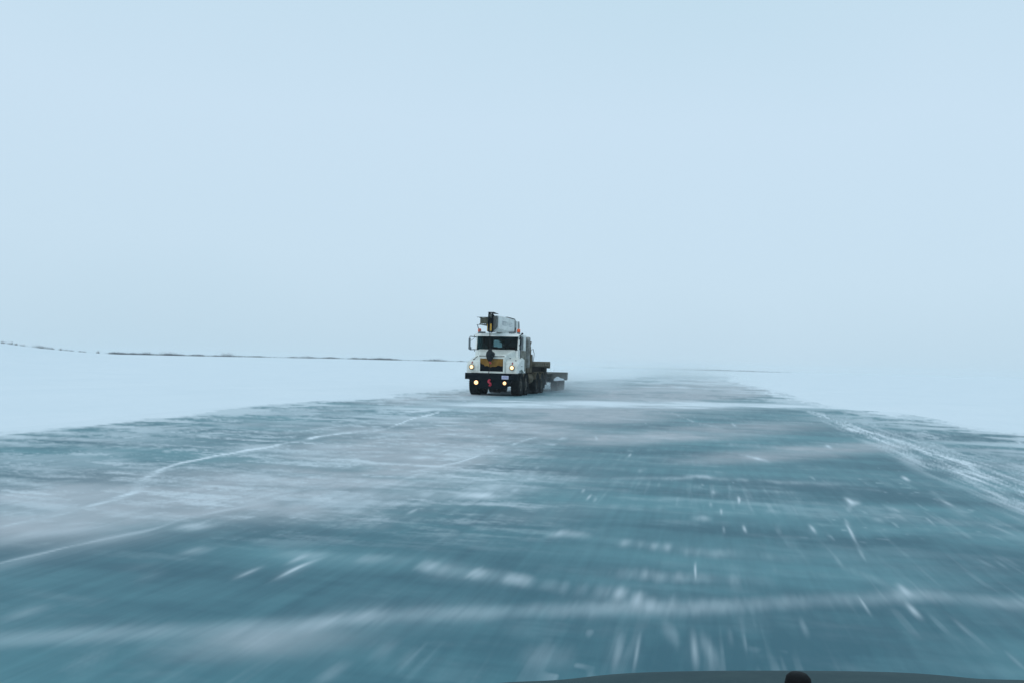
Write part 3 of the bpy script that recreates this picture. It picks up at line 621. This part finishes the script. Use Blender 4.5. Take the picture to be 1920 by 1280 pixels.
# beacons, roof lamps
for s in (-1, 1):
    bm = NB(); lathe(bm, [(.085, 0), (.085, .03), (.06, .05), (.075, .08)], (s * .955, 1.35, 2.875), 'Z', 18); bc = link('beacon', bm, 'mirror', truck, True)
    bm = NB(); lathe(bm, [(.078, .08), (.08, .18), (.065, .225), (0, .24)], (s * .955, 1.35, 2.875), 'Z', 18); link('lens', bm, 'orange', bc, True)
for u0, u1 in ((-.92, -.62), (.52, .80)):
    bm = NB(); box(bm, (u0, u1), (1.16, 1.24), (2.885, 2.955), .02); tube(bm, [((u0 + u1) / 2, 1.2, 2.85), ((u0 + u1) / 2, 1.2, 2.9)], .02, 8); link('roof_lamp', bm, 'mirror', truck)
# mirrors
bm = NB(); tube(bm, [(-1.05, 1.12, 2.70), (-1.32, 1.04, 2.72), (-1.34, 1.03, 2.66)], .018, 8); tube(bm, [(-1.05, 1.10, 2.12), (-1.30, 1.04, 2.10), (-1.34, 1.03, 2.16)], .018, 8); tube(bm, [(-1.07, 1.12, 2.70), (-1.29, 1.04, 2.50)], .008, 5); tube(bm, [(-1.34, 1.03, 2.70), (-1.34, 1.03, 2.12)], .014, 8)
tube(bm, [(-1.13, 1.11, 2.70), (-1.14, 1.11, 2.79)], .013, 6); tube(bm, [(-1.10, 1.1, 2.10), (-1.12, 1.1, 2.02)], .014, 6)
mr = link('mirror', bm, 'black', truck); bm = NB(); box(bm, (-1.39, -1.29), (1.0, 1.05), (2.16, 2.64), .02); lathe(bm, [(0, -.03), (.07, -.02), (.08, .02), (0, .03)], (-1.32, 1.02, 2.17), 'Y', 14); link('mirror_head', bm, 'mirror', mr)
bm = NB(); tube(bm, [(1.03, 1.1, 2.74), (1.12, 1.04, 2.80), (1.20, 1.0, 2.86)], .02, 8); lathe(bm, [(0, -.05), (.04, -.03), (.05, 0), (.04, .03), (0, .05)], (1.21, 1.0, 2.87), 'Y', 12)
tube(bm, [(1.05, 1.1, 2.62), (1.12, 1.02, 2.72), (1.14, 1.0, 2.76), (1.14, 1.0, 1.72)], [.016, .02, .02, .016], 8); tube(bm, [(1.14, 1.0, 2.36), (1.05, 1.08, 2.34)], .022, 8); tube(bm, [(1.12, 1.02, 2.76), (1.26, 1.0, 2.77)], .012, 6)
mr = link('mirror', bm, 'black', truck); bm = NB(); box(bm, (1.115, 1.185), (.96, 1.0), (2.36, 2.66), .015); link('mirror_head', bm, 'black', mr)
# stacks behind the door
bm = NB(); lathe(bm, [(.10, 1.3), (.12, 1.4), (.12, 2.55), (.135, 2.58), (.135, 2.74), (.11, 2.79), (0, 2.80)], (1.10, 2.78, 0), 'Z', 20); link('air_cleaner', bm, 'chrome', truck, True)
bm = NB(); lathe(bm, [(.06, 1.1), (.06, 1.25), (.10, 1.3), (.10, 2.2), (.07, 2.26), (.07, 2.42), (.12, 2.60), (.105, 2.60), (.05, 2.42)], (1.05, 3.42, 0), 'Z', 20); link('exhaust_stack', bm, 'brown', truck, True)
# crane pedestal, cabinet, outriggers
bm = NB(); box(bm, (.15, 1.14), (2.68, 3.80), (1.08, 1.98), .03); box(bm, (.30, 1.08), (2.95, 3.74), (1.98, 2.36), .03)
for v_ in (2.95, 3.25, 3.55): box(bm, (1.141, 1.155), (v_ - .02, v_ + .02), (1.12, 1.95), 0)
link('equipment_cabinet', bm, 'brown', truck)
bm = NB(); box(bm, (-1.12, .12), (2.70, 3.2), (1.06, 1.9), .03); link('tool_box', bm, 'olive', truck)
bm = NB(); lathe(bm, [(.36, 1.05), (.36, 1.5), (.26, 1.55), (.26, 2.5), (.40, 2.55), (.40, 2.72)], (-.12, 3.55, 0), 'Z', 24)
for s in (-1, 1):
    prism(bm, [(3.1, 2.72), (4.3, 2.72), (4.5, 3.35), (4.42, 3.62), (4.05, 3.62), (3.4, 2.95)], s * .27 + (-.02 if s > 0 else 0), s * .27 + (.02 if s > 0 else .0) - (.04 if s < 0 else 0), 'X')
link('crane_pedestal', bm, 'boomend', truck)
bm = NB(); tube(bm, [(.02, 3.3, 2.86), (.02, 1.9, 2.98)], .06, 12); tube(bm, [(.02, 1.9, 2.98), (.02, 1.4, 3.02)], .035, 10); link('lift_cylinder', bm, 'black', truck)
# boom: box section with the softly rounded belly
def bsec(v, w, z0, z1, c=.12): return [(-w + c, v, z0), (w - c, v, z0), (w, v, z0 + c * 1.2), (w, v, z1 - .04), (w - .04, v, z1), (-w + .04, v, z1), (-w, v, z1 - .04), (-w, v, z0 + c * 1.2)]
bm = NB(); loft(bm, [bsec(.30, .235, 2.95, 3.66), bsec(.75, .24, 2.93, 3.68), bsec(2.4, .25, 2.91, 3.70), bsec(3.55, .25, 2.95, 3.70)])
boom = link('boom', bm, 'boom', truck)
bm = NB()
loft(bm, [bsec(3.552, .262, 2.94, 3.72), bsec(3.62, .262, 2.94, 3.72)]); box(bm, (.255, .262), (2.4, 3.55), (3.68, 3.712), 0); box(bm, (-.24, .24), (2.0, 3.55), (3.703, 3.715), 0)
link('boom_collar', bm, 'black', boom)
bm = NB(); loft(bm, [bsec(3.622, .25, 2.98, 3.68), bsec(4.05, .25, 3.05, 3.66)]); box(bm, (.255, .30), (3.72, 4.15), (2.9, 3.62), .01); link('boom_heel', bm, 'boom', boom)
bm = NB(); loft(bm, [bsec(.06, .19, 3.02, 3.60, .16), bsec(.298, .20, 3.0, 3.62, .14)]); link('boom_extension', bm, 'boomend', boom)
bm = NB()   # boom nose: two cheek plates, sheaves
prism(bm, [(-.16, 2.90), (.12, 2.88), (.25, 3.1), (.25, 3.72), (.08, 3.80), (-.10, 3.78), (-.18, 3.5)], -.155, -.115, 'X')
prism(bm, [(-.16, 2.90), (.12, 2.88), (.25, 3.1), (.25, 3.66), (.05, 3.72), (-.12, 3.70), (-.18, 3.5)], .005, .04, 'X')
box(bm, (-.16, .10), (-.15, .24), (3.78, 3.80), 0); box(bm, (-.02, .22), (-.10, .29), (3.735, 3.755), 0); box(bm, (.0, .14), (-.14, .04), (2.90, 2.93), 0)
nose = link('boom_nose', bm, 'black', boom)
bm = NB(); lathe(bm, [(0, -.11), (.15, -.11), (.13, -.055), (.15, 0), (0, 0)], (0, .02, 3.60), 'X', 20); link('sheave', bm, 'boomend', nose); bm = NB(); lathe(bm, [(0, -.11), (.14, -.11), (.12, -.055), (.14, 0), (0, 0)], (0, -.01, 3.0), 'X', 20); link('sheave', bm, 'boomend', nose)
bm = NB(); box(bm, (-.185, -.157), (-.17, -.05), (2.92, 3.24), .004); link('warning_plate', bm, 'yellow', nose); bm = NB(); box(bm, (-.04, .035), (-.20, -.185), (2.94, 3.26), .004); link('warning_plate', bm, 'yellow', nose)
bm = NB(); box(bm, (.05, .19), (.0, .055), (3.02, 3.60), .02); link('end_plate', bm, 'boomend', nose)
bm = NB()   # faded, illegible lettering along the boom side
vv = 1.0; random.seed(3)
while vv < 2.9:
    wl = random.uniform(.10, .16)
    box(bm, (.2445, .2535), (vv, vv + .03), (3.26, 3.46), 0)
    if random.random() < .7: box(bm, (.2445, .2535), (vv + .031, vv + wl), (3.43, 3.46), 0)
    if random.random() < .6: box(bm, (.2445, .2535), (vv + .031, vv + wl), (3.345, 3.37), 0)
    if random.random() < .5: box(bm, (.2445, .2535), (vv + .031, vv + wl), (3.26, 3.285), 0)
    vv += wl + (.06 if random.random() < .8 else .2)
link('lettering', bm, 'letter', boom, label='faint grey lettering on the white boom side')
# stowed jib on the far side of the boom
bm = NB()
for u_, z_ in ((-.36, 3.27), (-.70, 3.27), (-.36, 3.58), (-.70, 3.58)): box(bm, (u_ - .025, u_ + .025), (.42, 3.4), (z_ - .02, z_ + .02), 0)
for k in range(9):
    v_ = .5 + k * .34; v2 = v_ + .3
    for u_ in (-.36, -.70): tube(bm, [(u_, v_, 3.28), (u_, v2, 3.57)], .014, 5)
    tube(bm, [(-.36, v_, 3.58), (-.70, v2, 3.58)], .014, 5); tube(bm, [(-.36, v_, 3.27), (-.70, v2, 3.27)], .014, 5)
box(bm, (-.335, -.24), (.8, .95), (3.4, 3.5), 0); box(bm, (-.335, -.24), (2.8, 2.95), (3.4, 3.5), 0)
jib = link('jib', bm, 'olive', boom)
bm = NB(); box(bm, (-.69, -.33), (.45, .60), (3.30, 3.56), .01); link('jib_box', bm, 'olive', jib)
bm = NB(); box(bm, (-.84, -.20), (.40, .43), (3.585, 3.605), 0); box(bm, (-.84, -.20), (.40, .43), (3.235, 3.255), 0); tube(bm, [(-.80, .41, 3.235), (-.79, .5, 3.10), (-.78, .9, 2.95), (-.78, 1.3, 2.88)], .02, 6); link('jib_rail', bm, 'mirror', jib)
# rope, hook block, chain
bm = NB(); tube(bm, [(-.075, -.14, 3.6), (-.07, -.15, 2.95), (-.05, -.12, 2.1)], .013, 6); tube(bm, [(.02, -.14, 3.4), (.0, -.15, 2.95), (-.02, -.12, 2.1)], .013, 6)
bm2 = bm; link('load_rope', bm2, 'rubber', boom)
bm = NB(); lathe(bm, [(0, -.30), (.07, -.28), (.15, -.14), (.185, 0), (.17, .12), (.10, .21), (0, .23)], (-.03, -.12, 1.85), 'Z', 22)
bmesh.ops.scale(bm, vec=(1, .75, 1), verts=bm.verts, space=Matrix.Translation((.03, .12, -1.85)))
box(bm, (-.10, .05), (-.20, -.04), (2.0, 2.12), .02)
tube(bm, [(.02, -.14, 1.75), (.14, -.16, 1.80), (.17, -.16, 1.92), (.13, -.16, 1.98)], [.05, .06, .06, .04], 8)
hb = link('hook_block', bm, 'boomend', truck)
hb.data.materials.clear(); hb.data.materials.append(nmat('hook_block_black', (.008, .013, .017), .8, .1, noise=(9, (.035, .04, .042), .3)))
for p in hb.data.polygons: p.use_smooth = True
bm = NB(); tube(bm, [(-.03, -.13, 1.60), (-.02, -.14, 1.52), (.03, -.14, 1.47), (.06, -.13, 1.51)], [.025, .03, .028, .015], 8); link('hook', bm, 'red', hb, True)
bm = NB()
for k in range(16):
    t = k / 15; c = Vector((-.03 - .07 * t + .02 * sin(t * 3), -.11 + .02 * t, 1.46 - .50 * t)); a = .017; hgt = .024
    pts = [c + Vector(((a * cos(q) if k % 2 else 0), (0 if k % 2 else a * cos(q)), hgt * sin(q))) for q in [2 * pi * j / 8 for j in range(9)]]
    tube(bm, pts, .0075, 5)
link('tie_chain', bm, 'frame', truck)
# deck, side frames, fenders, fuel tank
bm = NB(); box(bm, (-1.25, 1.25), (3.86, 8.0), (1.40, 1.60), .02); box(bm, (-1.27, 1.27), (8.0, 8.12), (1.30, 1.66), .02)
for k in range(9): box(bm, (1.252, 1.285), (3.95 + k * .49, 4.02 + k * .49), (1.36, 1.585), 0)
for k in range(10): box(bm, (-1.2, 1.2), (3.9 + k * .4, 4.26 + k * .4), (1.602, 1.625), .005)
link('deck', bm, 'deck', truck)
bm = NB(); box(bm, (-1.0, 1.0), (3.9, 7.9), (1.10, 1.39), .01); box(bm, (-1.18, 1.18), (6.9, 7.6), (.40, 1.38), .03); link('subframe', bm, 'frame', truck)
bm = NB(); box(bm, (-1.15, -.78), (2.95, 3.95), (.55, 1.02), .05); link('battery_box', bm, 'frame', truck)
bm = NB(); lathe(bm, [(0, 2.95), (.25, 2.96), (.27, 3.0), (.27, 3.9), (.25, 3.94), (0, 3.95)], (.93, 0, .78), 'Y', 22); link('fuel_tank', bm, 'brown', truck, True)
for s in (-1, 1):
    for vc in (4.75, 6.05):
        bm = NB(); prism(bm, [(vc + .62 * cos(t), .53 + .60 * sin(t)) for t in np.linspace(pi * .88, pi * .12, 12)] + [(vc + .59 * cos(t), .53 + .57 * sin(t)) for t in np.linspace(pi * .12, pi * .88, 12)], s * .72, s * 1.25, 'X'); link('rear_fender', bm, 'brown', truck)
    bm = NB(); box(bm, (min(s * .72, s * 1.24), max(s * .72, s * 1.24)), (6.72, 6.74), (.25, 1.05), 0); link('mud_flap', bm, 'rubber', truck)
bm = NB(); box(bm, (1.0, 1.22), (7.1, 7.3), (.36, .42), .01); link('outrigger_pad', bm, 'rime', truck)
bm = NB(); tube(bm, [(1.1, 3.75, 2.2), (1.14, 3.95, 2.25), (1.17, 4.1, 2.0), (1.15, 4.08, 1.8), (1.14, 4.0, 1.62)], .016, 6); tube(bm, [(1.08, 3.76, 1.9), (1.12, 3.9, 1.95), (1.12, 3.95, 1.62)], .014, 6); link('hydraulic_hose', bm, 'mirror', truck)
bm = NB(); tube(bm, [(1.05, .95, 1.36), (1.25, 1.0, 1.37)], .015, 6); link('clearance_marker', bm, 'black', truck)

# ------------------------------------------------------------------ trailer
tr = empty('lowboy_trailer', (TX, TY, 0), 'low dark steel flatbed trailer coupled behind the crane truck, half lost in blown snow', 'trailer')
bm = NB(); box(bm, (-1.28, 1.28), (8.6, 13.6), (.92, 1.02), .01)
for s in (-1, 1): box(bm, (min(s * .4, s * .5), max(s * .4, s * .5)), (8.4, 13.5), (.62, .918), 0)
for k in range(8): box(bm, (-1.24, 1.24), (8.7 + k * .66, 8.8 + k * .66), (.80, .918), 0)
link('trailer_frame', bm, 'trailer', tr)
for s in (-1, 1):
    bm = NB(); box(bm, (min(s * 1.285, s * 1.33), max(s * 1.285, s * 1.33)), (8.6, 13.5), (.70, 1.04), .008)
    for k in range(12): box(bm, (min(s * 1.332, s * 1.36), max(s * 1.332, s * 1.36)), (8.75 + k * .41, 8.82 + k * .41), (.72, 1.05), 0)
    link('side_rail', bm, 'trailer', tr)
    for vc in (10.9, 11.9, 12.9): wheel(tr, s * 1.05, vc, .40, .36, front=False)
bm = NB(); prism(bm, [(13.5, 1.06), (14.0, 1.06), (14.02, .92), (13.88, .86), (13.98, .74), (13.85, .58), (13.5, .62)], -1.32, 1.32, 'X'); link('tail_beam', bm, 'trailer', tr)
bm = NB(); prism(bm, [(-.5, 8.6), (.5, 8.6), (.12, 7.7), (-.12, 7.7)], .68, .80, 'Z'); link('drawbar', bm, 'frame', tr)
bm = NB(); rr = random.Random(5)
tp = [(8.9 + k * .3, .68 + .13 * math.exp(-((k - 4) / 3.0) ** 2) + .03 * rr.random()) for k in range(12)]
prism(bm, [(8.9, .60)] + tp + [(12.2, .60)], 1.336, 1.38, 'X'); link('packed_snow', bm, 'rime', tr)
bm = NB(); box(bm, (-1.2, 1.2), (12.2, 13.4), (.45, .9), .02); link('axle_housing', bm, 'frame', tr)

# ------------------------------------------------------------------ driver
def skin_body(name, verts, edges, radii, mat, parent=None, loc=(0, 0, 0)):
    me = bpy.data.meshes.new(name); me.from_pydata(verts, edges, []); o = bpy.data.objects.new(name, me); COL.objects.link(o)
    md = o.modifiers.new('skin', 'SKIN'); md.use_smooth_shade = True
    for i, r in enumerate(radii):
        sv = me.skin_vertices[0].data[i]; sv.radius = r if isinstance(r, tuple) else (r, r)
    me.skin_vertices[0].data[0].use_root = True
    sb = o.modifiers.new('sub', 'SUBSURF'); sb.levels = 1; sb.render_levels = 2
    me.materials.append(MT[mat]); o.location = loc
    if parent: o.parent = parent
    return o
px_, py_, pz_ = .30, 1.93, 1.62       # pelvis on the seat (truck space)
V = [(0, 0, 0), (0, .02, .16), (0, .03, .34), (0, .02, .50), (0, -.005, .60), (0, -.03, .69), (0, -.03, .80),
     (-.19, .01, .47), (-.25, -.14, .26), (-.16, -.36, .32), (-.14, -.42, .33), (.19, .01, .47), (.25, -.14, .26), (.18, -.36, .32), (.17, -.42, .33),
     (-.10, -.06, -.01), (-.13, -.48, .02), (-.13, -.55, -.36), (-.13, -.68, -.40), (.10, -.06, -.01), (.13, -.48, .02), (.13, -.55, -.36), (.13, -.68, -.40)]
Ed = [(0, 1), (1, 2), (2, 3), (3, 4), (4, 5), (5, 6), (3, 7), (7, 8), (8, 9), (9, 10), (3, 11), (11, 12), (12, 13), (13, 14), (0, 15), (15, 16), (16, 17), (17, 18), (0, 19), (19, 20), (20, 21), (21, 22)]
Rd = [(.15, .12), (.15, .11), (.17, .12), (.14, .10), .055, (.078, .09), (.07, .085), .065, .05, .038, .028, .065, .05, .038, .028, .09, .07, .05, .04, .09, .07, .05, .04]
drv = skin_body('person', V, Ed, Rd, 'skin', None, (TX + px_, TY + py_, pz_))
drv['label'] = 'driver in a green jacket and pale cap behind the windshield of the crane truck'; drv['category'] = 'person'
jk = skin_body('jacket', [V[i] for i in (0, 1, 2, 3, 7, 8, 9, 11, 12, 13)], [(0, 1), (1, 2), (2, 3), (3, 4), (4, 5), (5, 6), (3, 7), (7, 8), (8, 9)], [(.18, .15), (.18, .14), (.20, .15), (.17, .13), .09, .07, .055, .09, .07, .055], 'jacket', drv)
ts = skin_body('trousers', [V[i] for i in (0, 15, 16, 17, 19, 20, 21)], [(0, 1), (1, 2), (2, 3), (0, 4), (4, 5), (5, 6)], [(.165, .135), .105, .085, .06, .105, .085, .06], 'trousers', drv)
bm = NB(); lathe(bm, [(.098, .74), (.10, .79), (.085, .86), (0, .885)], (0, -.03, 0), 'Z', 18); box(bm, (-.07, .07), (-.20, -.10), (.765, .78), .004); link('cap', bm, 'cap', drv, True)
bm = NB(); lathe(bm, [(0, -.012), (.014, 0), (0, .012)], (0, -.122, .70), 'Y', 8); link('nose', bm, 'skin', drv)
bm = NB(); box(bm, (-.025, .025), (-.116, -.108), (.655, .663), 0); link('mouth', bm, 'red', drv)
for s in (-1, 1):
    bm = NB(); lathe(bm, [(0, -.006), (.010, 0), (0, .006)], (s * .03, -.112, .73), 'Y', 8); link('eye', bm, 'rubber', drv)
    bm = NB(); box(bm, (s * .084 - .008, s * .084 + .008), (-.045, -.01), (.69, .75), .004); link('ear', bm, 'skin', drv)

# ================================================================== the car the photo is taken from (nose of its hood)
CA_ = radians(12); CAR_F = np.array([-sin(CA_), cos(CA_)]); CAR_R = np.array([cos(CA_), sin(CA_)]); CAR_O = CAR_F * 1.9 + CAR_R * .62
car = empty('car', (CAR_O[0], CAR_O[1], 0), 'grey-green car hood along the bottom edge, nearest to the camera', 'car')
car.rotation_euler = (0, 0, CA_)
bm = NB(); rows = []
HP = [(-.85, .95, .90), (-.55, .868, .94), (-.25, .786, .96), (.0, .736, .96), (.16, .700, .95), (.28, .628, .93), (.36, .54, .90), (.40, .43, .86)]
nu = 30
for v_, z_, w_ in HP:
    rows.append([(w_ * (2 * k / nu - 1), v_ - .07 * abs(2 * k / nu - 1) ** 2.6 * (1 if v_ > -.3 else .3), z_ - .027 + .030 * (2 * k / nu - 1) - (.042 if k < nu / 2 else .028) * abs(2 * k / nu - 1) ** 2.3 - .008 * math.exp(-((abs(2 * k / nu - 1) - .55) / .1) ** 2)) for k in range(nu + 1)])
R_ = [[bm.verts.new(p) for p in rw] for rw in rows]
for A, B in zip(R_, R_[1:]):
    for k in range(nu): bm.faces.new((A[k], A[k + 1], B[k + 1], B[k]))
ho = link('hood', bm, 'carpaint', car, True); sd = ho.modifiers.new('thick', 'SOLIDIFY'); sd.thickness = .02; sb = ho.modifiers.new('sub', 'SUBSURF'); sb.levels = 1; sb.render_levels = 2
bm = NB()
loft(bm, [[(-.80, -.9, .30), (.80, -.9, .30), (.86, -.9, .70), (.80, -.9, .82), (-.80, -.9, .82), (-.86, -.9, .70)],
          [(-.82, -.1, .26), (.82, -.1, .26), (.86, -.1, .50), (.80, -.1, .56), (-.80, -.1, .56), (-.86, -.1, .50)],
          [(-.76, .26, .22), (.76, .26, .22), (.80, .30, .30), (.78, .27, .42), (-.78, .27, .42), (-.80, .30, .30)]])
link('front_body', bm, 'carpaint', car)
for s in (-1, 1): wheel(car, s * .82, -.40, .32, .2)
# black washer nozzle standing on the hood: where the sight line of its top passes at hood distance
dn = CF + (1497 - 960) / FPX * CR - (1262 - 640) / FPX * CU; t_ = 1.52 / (dn[:2] @ CAR_F); P = CC + t_ * dn
bm = NB(); lx, ly, lz = (P[:2] - CAR_O) @ CAR_R, (P[:2] - CAR_O) @ CAR_F, P[2]
lathe(bm, [(.027, -.10), (.0245, -.02), (.022, -.007), (.016, -.001), (0, 0)], (lx, ly, lz), 'Z', 20); link('washer_nozzle', bm, 'rubber', car, True)

# ================================================================== air
def volume(name, lo, hi, dens, color=(.9, .95, 1), label=None, falloff=None):
    bm = NB(); box(bm, (lo[0], hi[0]), (lo[1], hi[1]), (lo[2], hi[2]), 0)
    m = bpy.data.materials.new(name + '_air'); m.use_nodes = True; nt = m.node_tree
    nt.nodes.remove(nt.nodes['Principled BSDF'])
    v = nt.nodes.new('ShaderNodeVolumePrincipled'); v.inputs['Color'].default_value = (*color, 1); v.inputs['Density'].default_value = dens
    v.inputs['Anisotropy'].default_value = .0
    nt.links.new(v.outputs[0], nt.nodes['Material Output'].inputs['Volume'])
    if falloff: falloff(nt, v, lo, hi, dens)
    o = link(name, bm, m); o['kind'] = 'stuff'
    if label: o['label'] = label
    return o
haze = volume('haze', (-1500, -60, -1.2), (1500, 1500, 9.0), HAZE_D := .0005, (.86, .925, .95))
def plume_fall(nt, v, lo, hi, dens):
    N = nt.nodes.new; L = nt.links.new
    tc = N('ShaderNodeTexCoord'); mpn = N('ShaderNodeMapping'); mpn.inputs['Scale'].default_value = (.55, .35, 1.3)
    L(tc.outputs['Object'], mpn.inputs['Vector'])
    n = N('ShaderNodeTexNoise'); n.inputs['Scale'].default_value = 1.0; n.inputs['Detail'].default_value = 3; L(mpn.outputs[0], n.inputs['Vector'])
    r = N('ShaderNodeMapRange'); r.inputs['From Min'].default_value = .35; r.inputs['From Max'].default_value = .7; L(n.outputs['Fac'], r.inputs['Value'])
    sp = N('ShaderNodeSeparateXYZ'); L(tc.outputs['Generated'], sp.inputs[0])
    def mth(op, a, b=None):
        q = N('ShaderNodeMath'); q.operation = op; q.use_clamp = op in ('SUBTRACT',)
        for i, x in enumerate((a, b)):
            if x is None: continue
            if isinstance(x, (int, float)): q.inputs[i].default_value = x
            else: L(x, q.inputs[i])
        return q.outputs[0]
    zf = mth('POWER', mth('SUBTRACT', 1.0, sp.outputs['Z']), 2.4)
    def bell(s): return mth('MULTIPLY', mth('MULTIPLY', s, mth('SUBTRACT', 1.0, s)), 4.0)
    xy = mth('MULTIPLY', mth('POWER', bell(sp.outputs['X']), .8), mth('POWER', bell(sp.outputs['Y']), .8))
    d = mth('MULTIPLY', mth('MULTIPLY', zf, xy), mth('ADD', r.outputs[0], .25))
    L(mth('MULTIPLY', d, dens), v.inputs['Density'])
plume = volume('blowing_snow', (-13.5, 38.5, .003), (-4.0, 62, 1.5), .24, (.93, .965, .985), 'low cloud of snow kicked up around the truck and trailer wheels', plume_fall)
plume['category'] = 'blown snow'
drift = volume('blowing_snow', (-26, 52, .003), (9, 230, 3.2), .045, (.90, .95, .965), 'pale veil of snow drifting over the far ice behind the trailer', plume_fall)
drift['category'] = 'blown snow'

# ================================================================== light
w = bpy.data.worlds.new('World'); scene.world = w; w.use_nodes = True; nt = w.node_tree; bg = nt.nodes['Background']
sky = nt.nodes.new('ShaderNodeTexSky'); sky.sky_type = 'NISHITA'; sky.sun_disc = False
EL, AZ = radians(38), radians(200)
sky.sun_elevation = EL; sky.sun_rotation = AZ; sky.air_density = 1.0; sky.dust_density = 4.0; sky.ozone_density = 1.0
mx = nt.nodes.new('ShaderNodeMix'); mx.data_type = 'RGBA'; mx.inputs[0].default_value = .94
nt.links.new(sky.outputs[0], mx.inputs[6]); tcw = nt.nodes.new('ShaderNodeTexCoord'); spw = nt.nodes.new('ShaderNodeSeparateXYZ'); nt.links.new(tcw.outputs['Generated'], spw.inputs[0])
cl = nt.nodes.new('ShaderNodeTexNoise'); cl.inputs['Scale'].default_value = 1.7; cl.inputs['Detail'].default_value = 3; nt.links.new(tcw.outputs['Generated'], cl.inputs['Vector'])
ad = nt.nodes.new('ShaderNodeMath'); ad.operation = 'MULTIPLY_ADD'; ad.inputs[1].default_value = .35; nt.links.new(cl.outputs['Fac'], ad.inputs[0]); nt.links.new(spw.outputs['Z'], ad.inputs[2])
rw = nt.nodes.new('ShaderNodeValToRGB'); nt.links.new(ad.outputs[0], rw.inputs['Fac'])           # thick overcast, greyer low down
SK = [(.14, (.550, .730, .860)), (.28, (.600, .772, .905)), (.48, (.615, .785, .925)), (.70, (.565, .755, .885))]
rw.color_ramp.elements[0].position = SK[0][0]; rw.color_ramp.elements[0].color = (*SK[0][1], 1); rw.color_ramp.elements[1].position = SK[-1][0]; rw.color_ramp.elements[1].color = (*SK[-1][1], 1)
for p_, c_ in SK[1:-1]: e_ = rw.color_ramp.elements.new(p_); e_.color = (*c_, 1)
sc_ = nt.nodes.new('ShaderNodeVectorMath'); sc_.operation = 'SCALE'; sc_.inputs['Scale'].default_value = 10.0; nt.links.new(rw.outputs['Color'], sc_.inputs[0]); nt.links.new(sc_.outputs[0], mx.inputs[7])
nt.links.new(mx.outputs[2], bg.inputs['Color']); bg.inputs['Strength'].default_value = .1
sl = bpy.data.lights.new('sun', 'SUN'); sl.energy = .6; sl.angle = radians(25); sl.color = (1, .97, .93)
so = bpy.data.objects.new('sun', sl); COL.objects.link(so)
d = Vector((sin(AZ) * cos(EL), cos(AZ) * cos(EL), sin(EL))); so.rotation_euler = d.to_track_quat('Z', 'Y').to_euler()
scene.view_settings.view_transform = 'Standard'; scene.view_settings.look = 'None'; scene.view_settings.exposure = 0; scene.view_settings.gamma = 1
scene.render.engine = 'CYCLES'
c = scene.cycles; c.use_denoising = True; c.volume_bounces = 3; c.max_bounces = 10; c.volume_step_rate = 1.0; c.transparent_max_bounces = 12
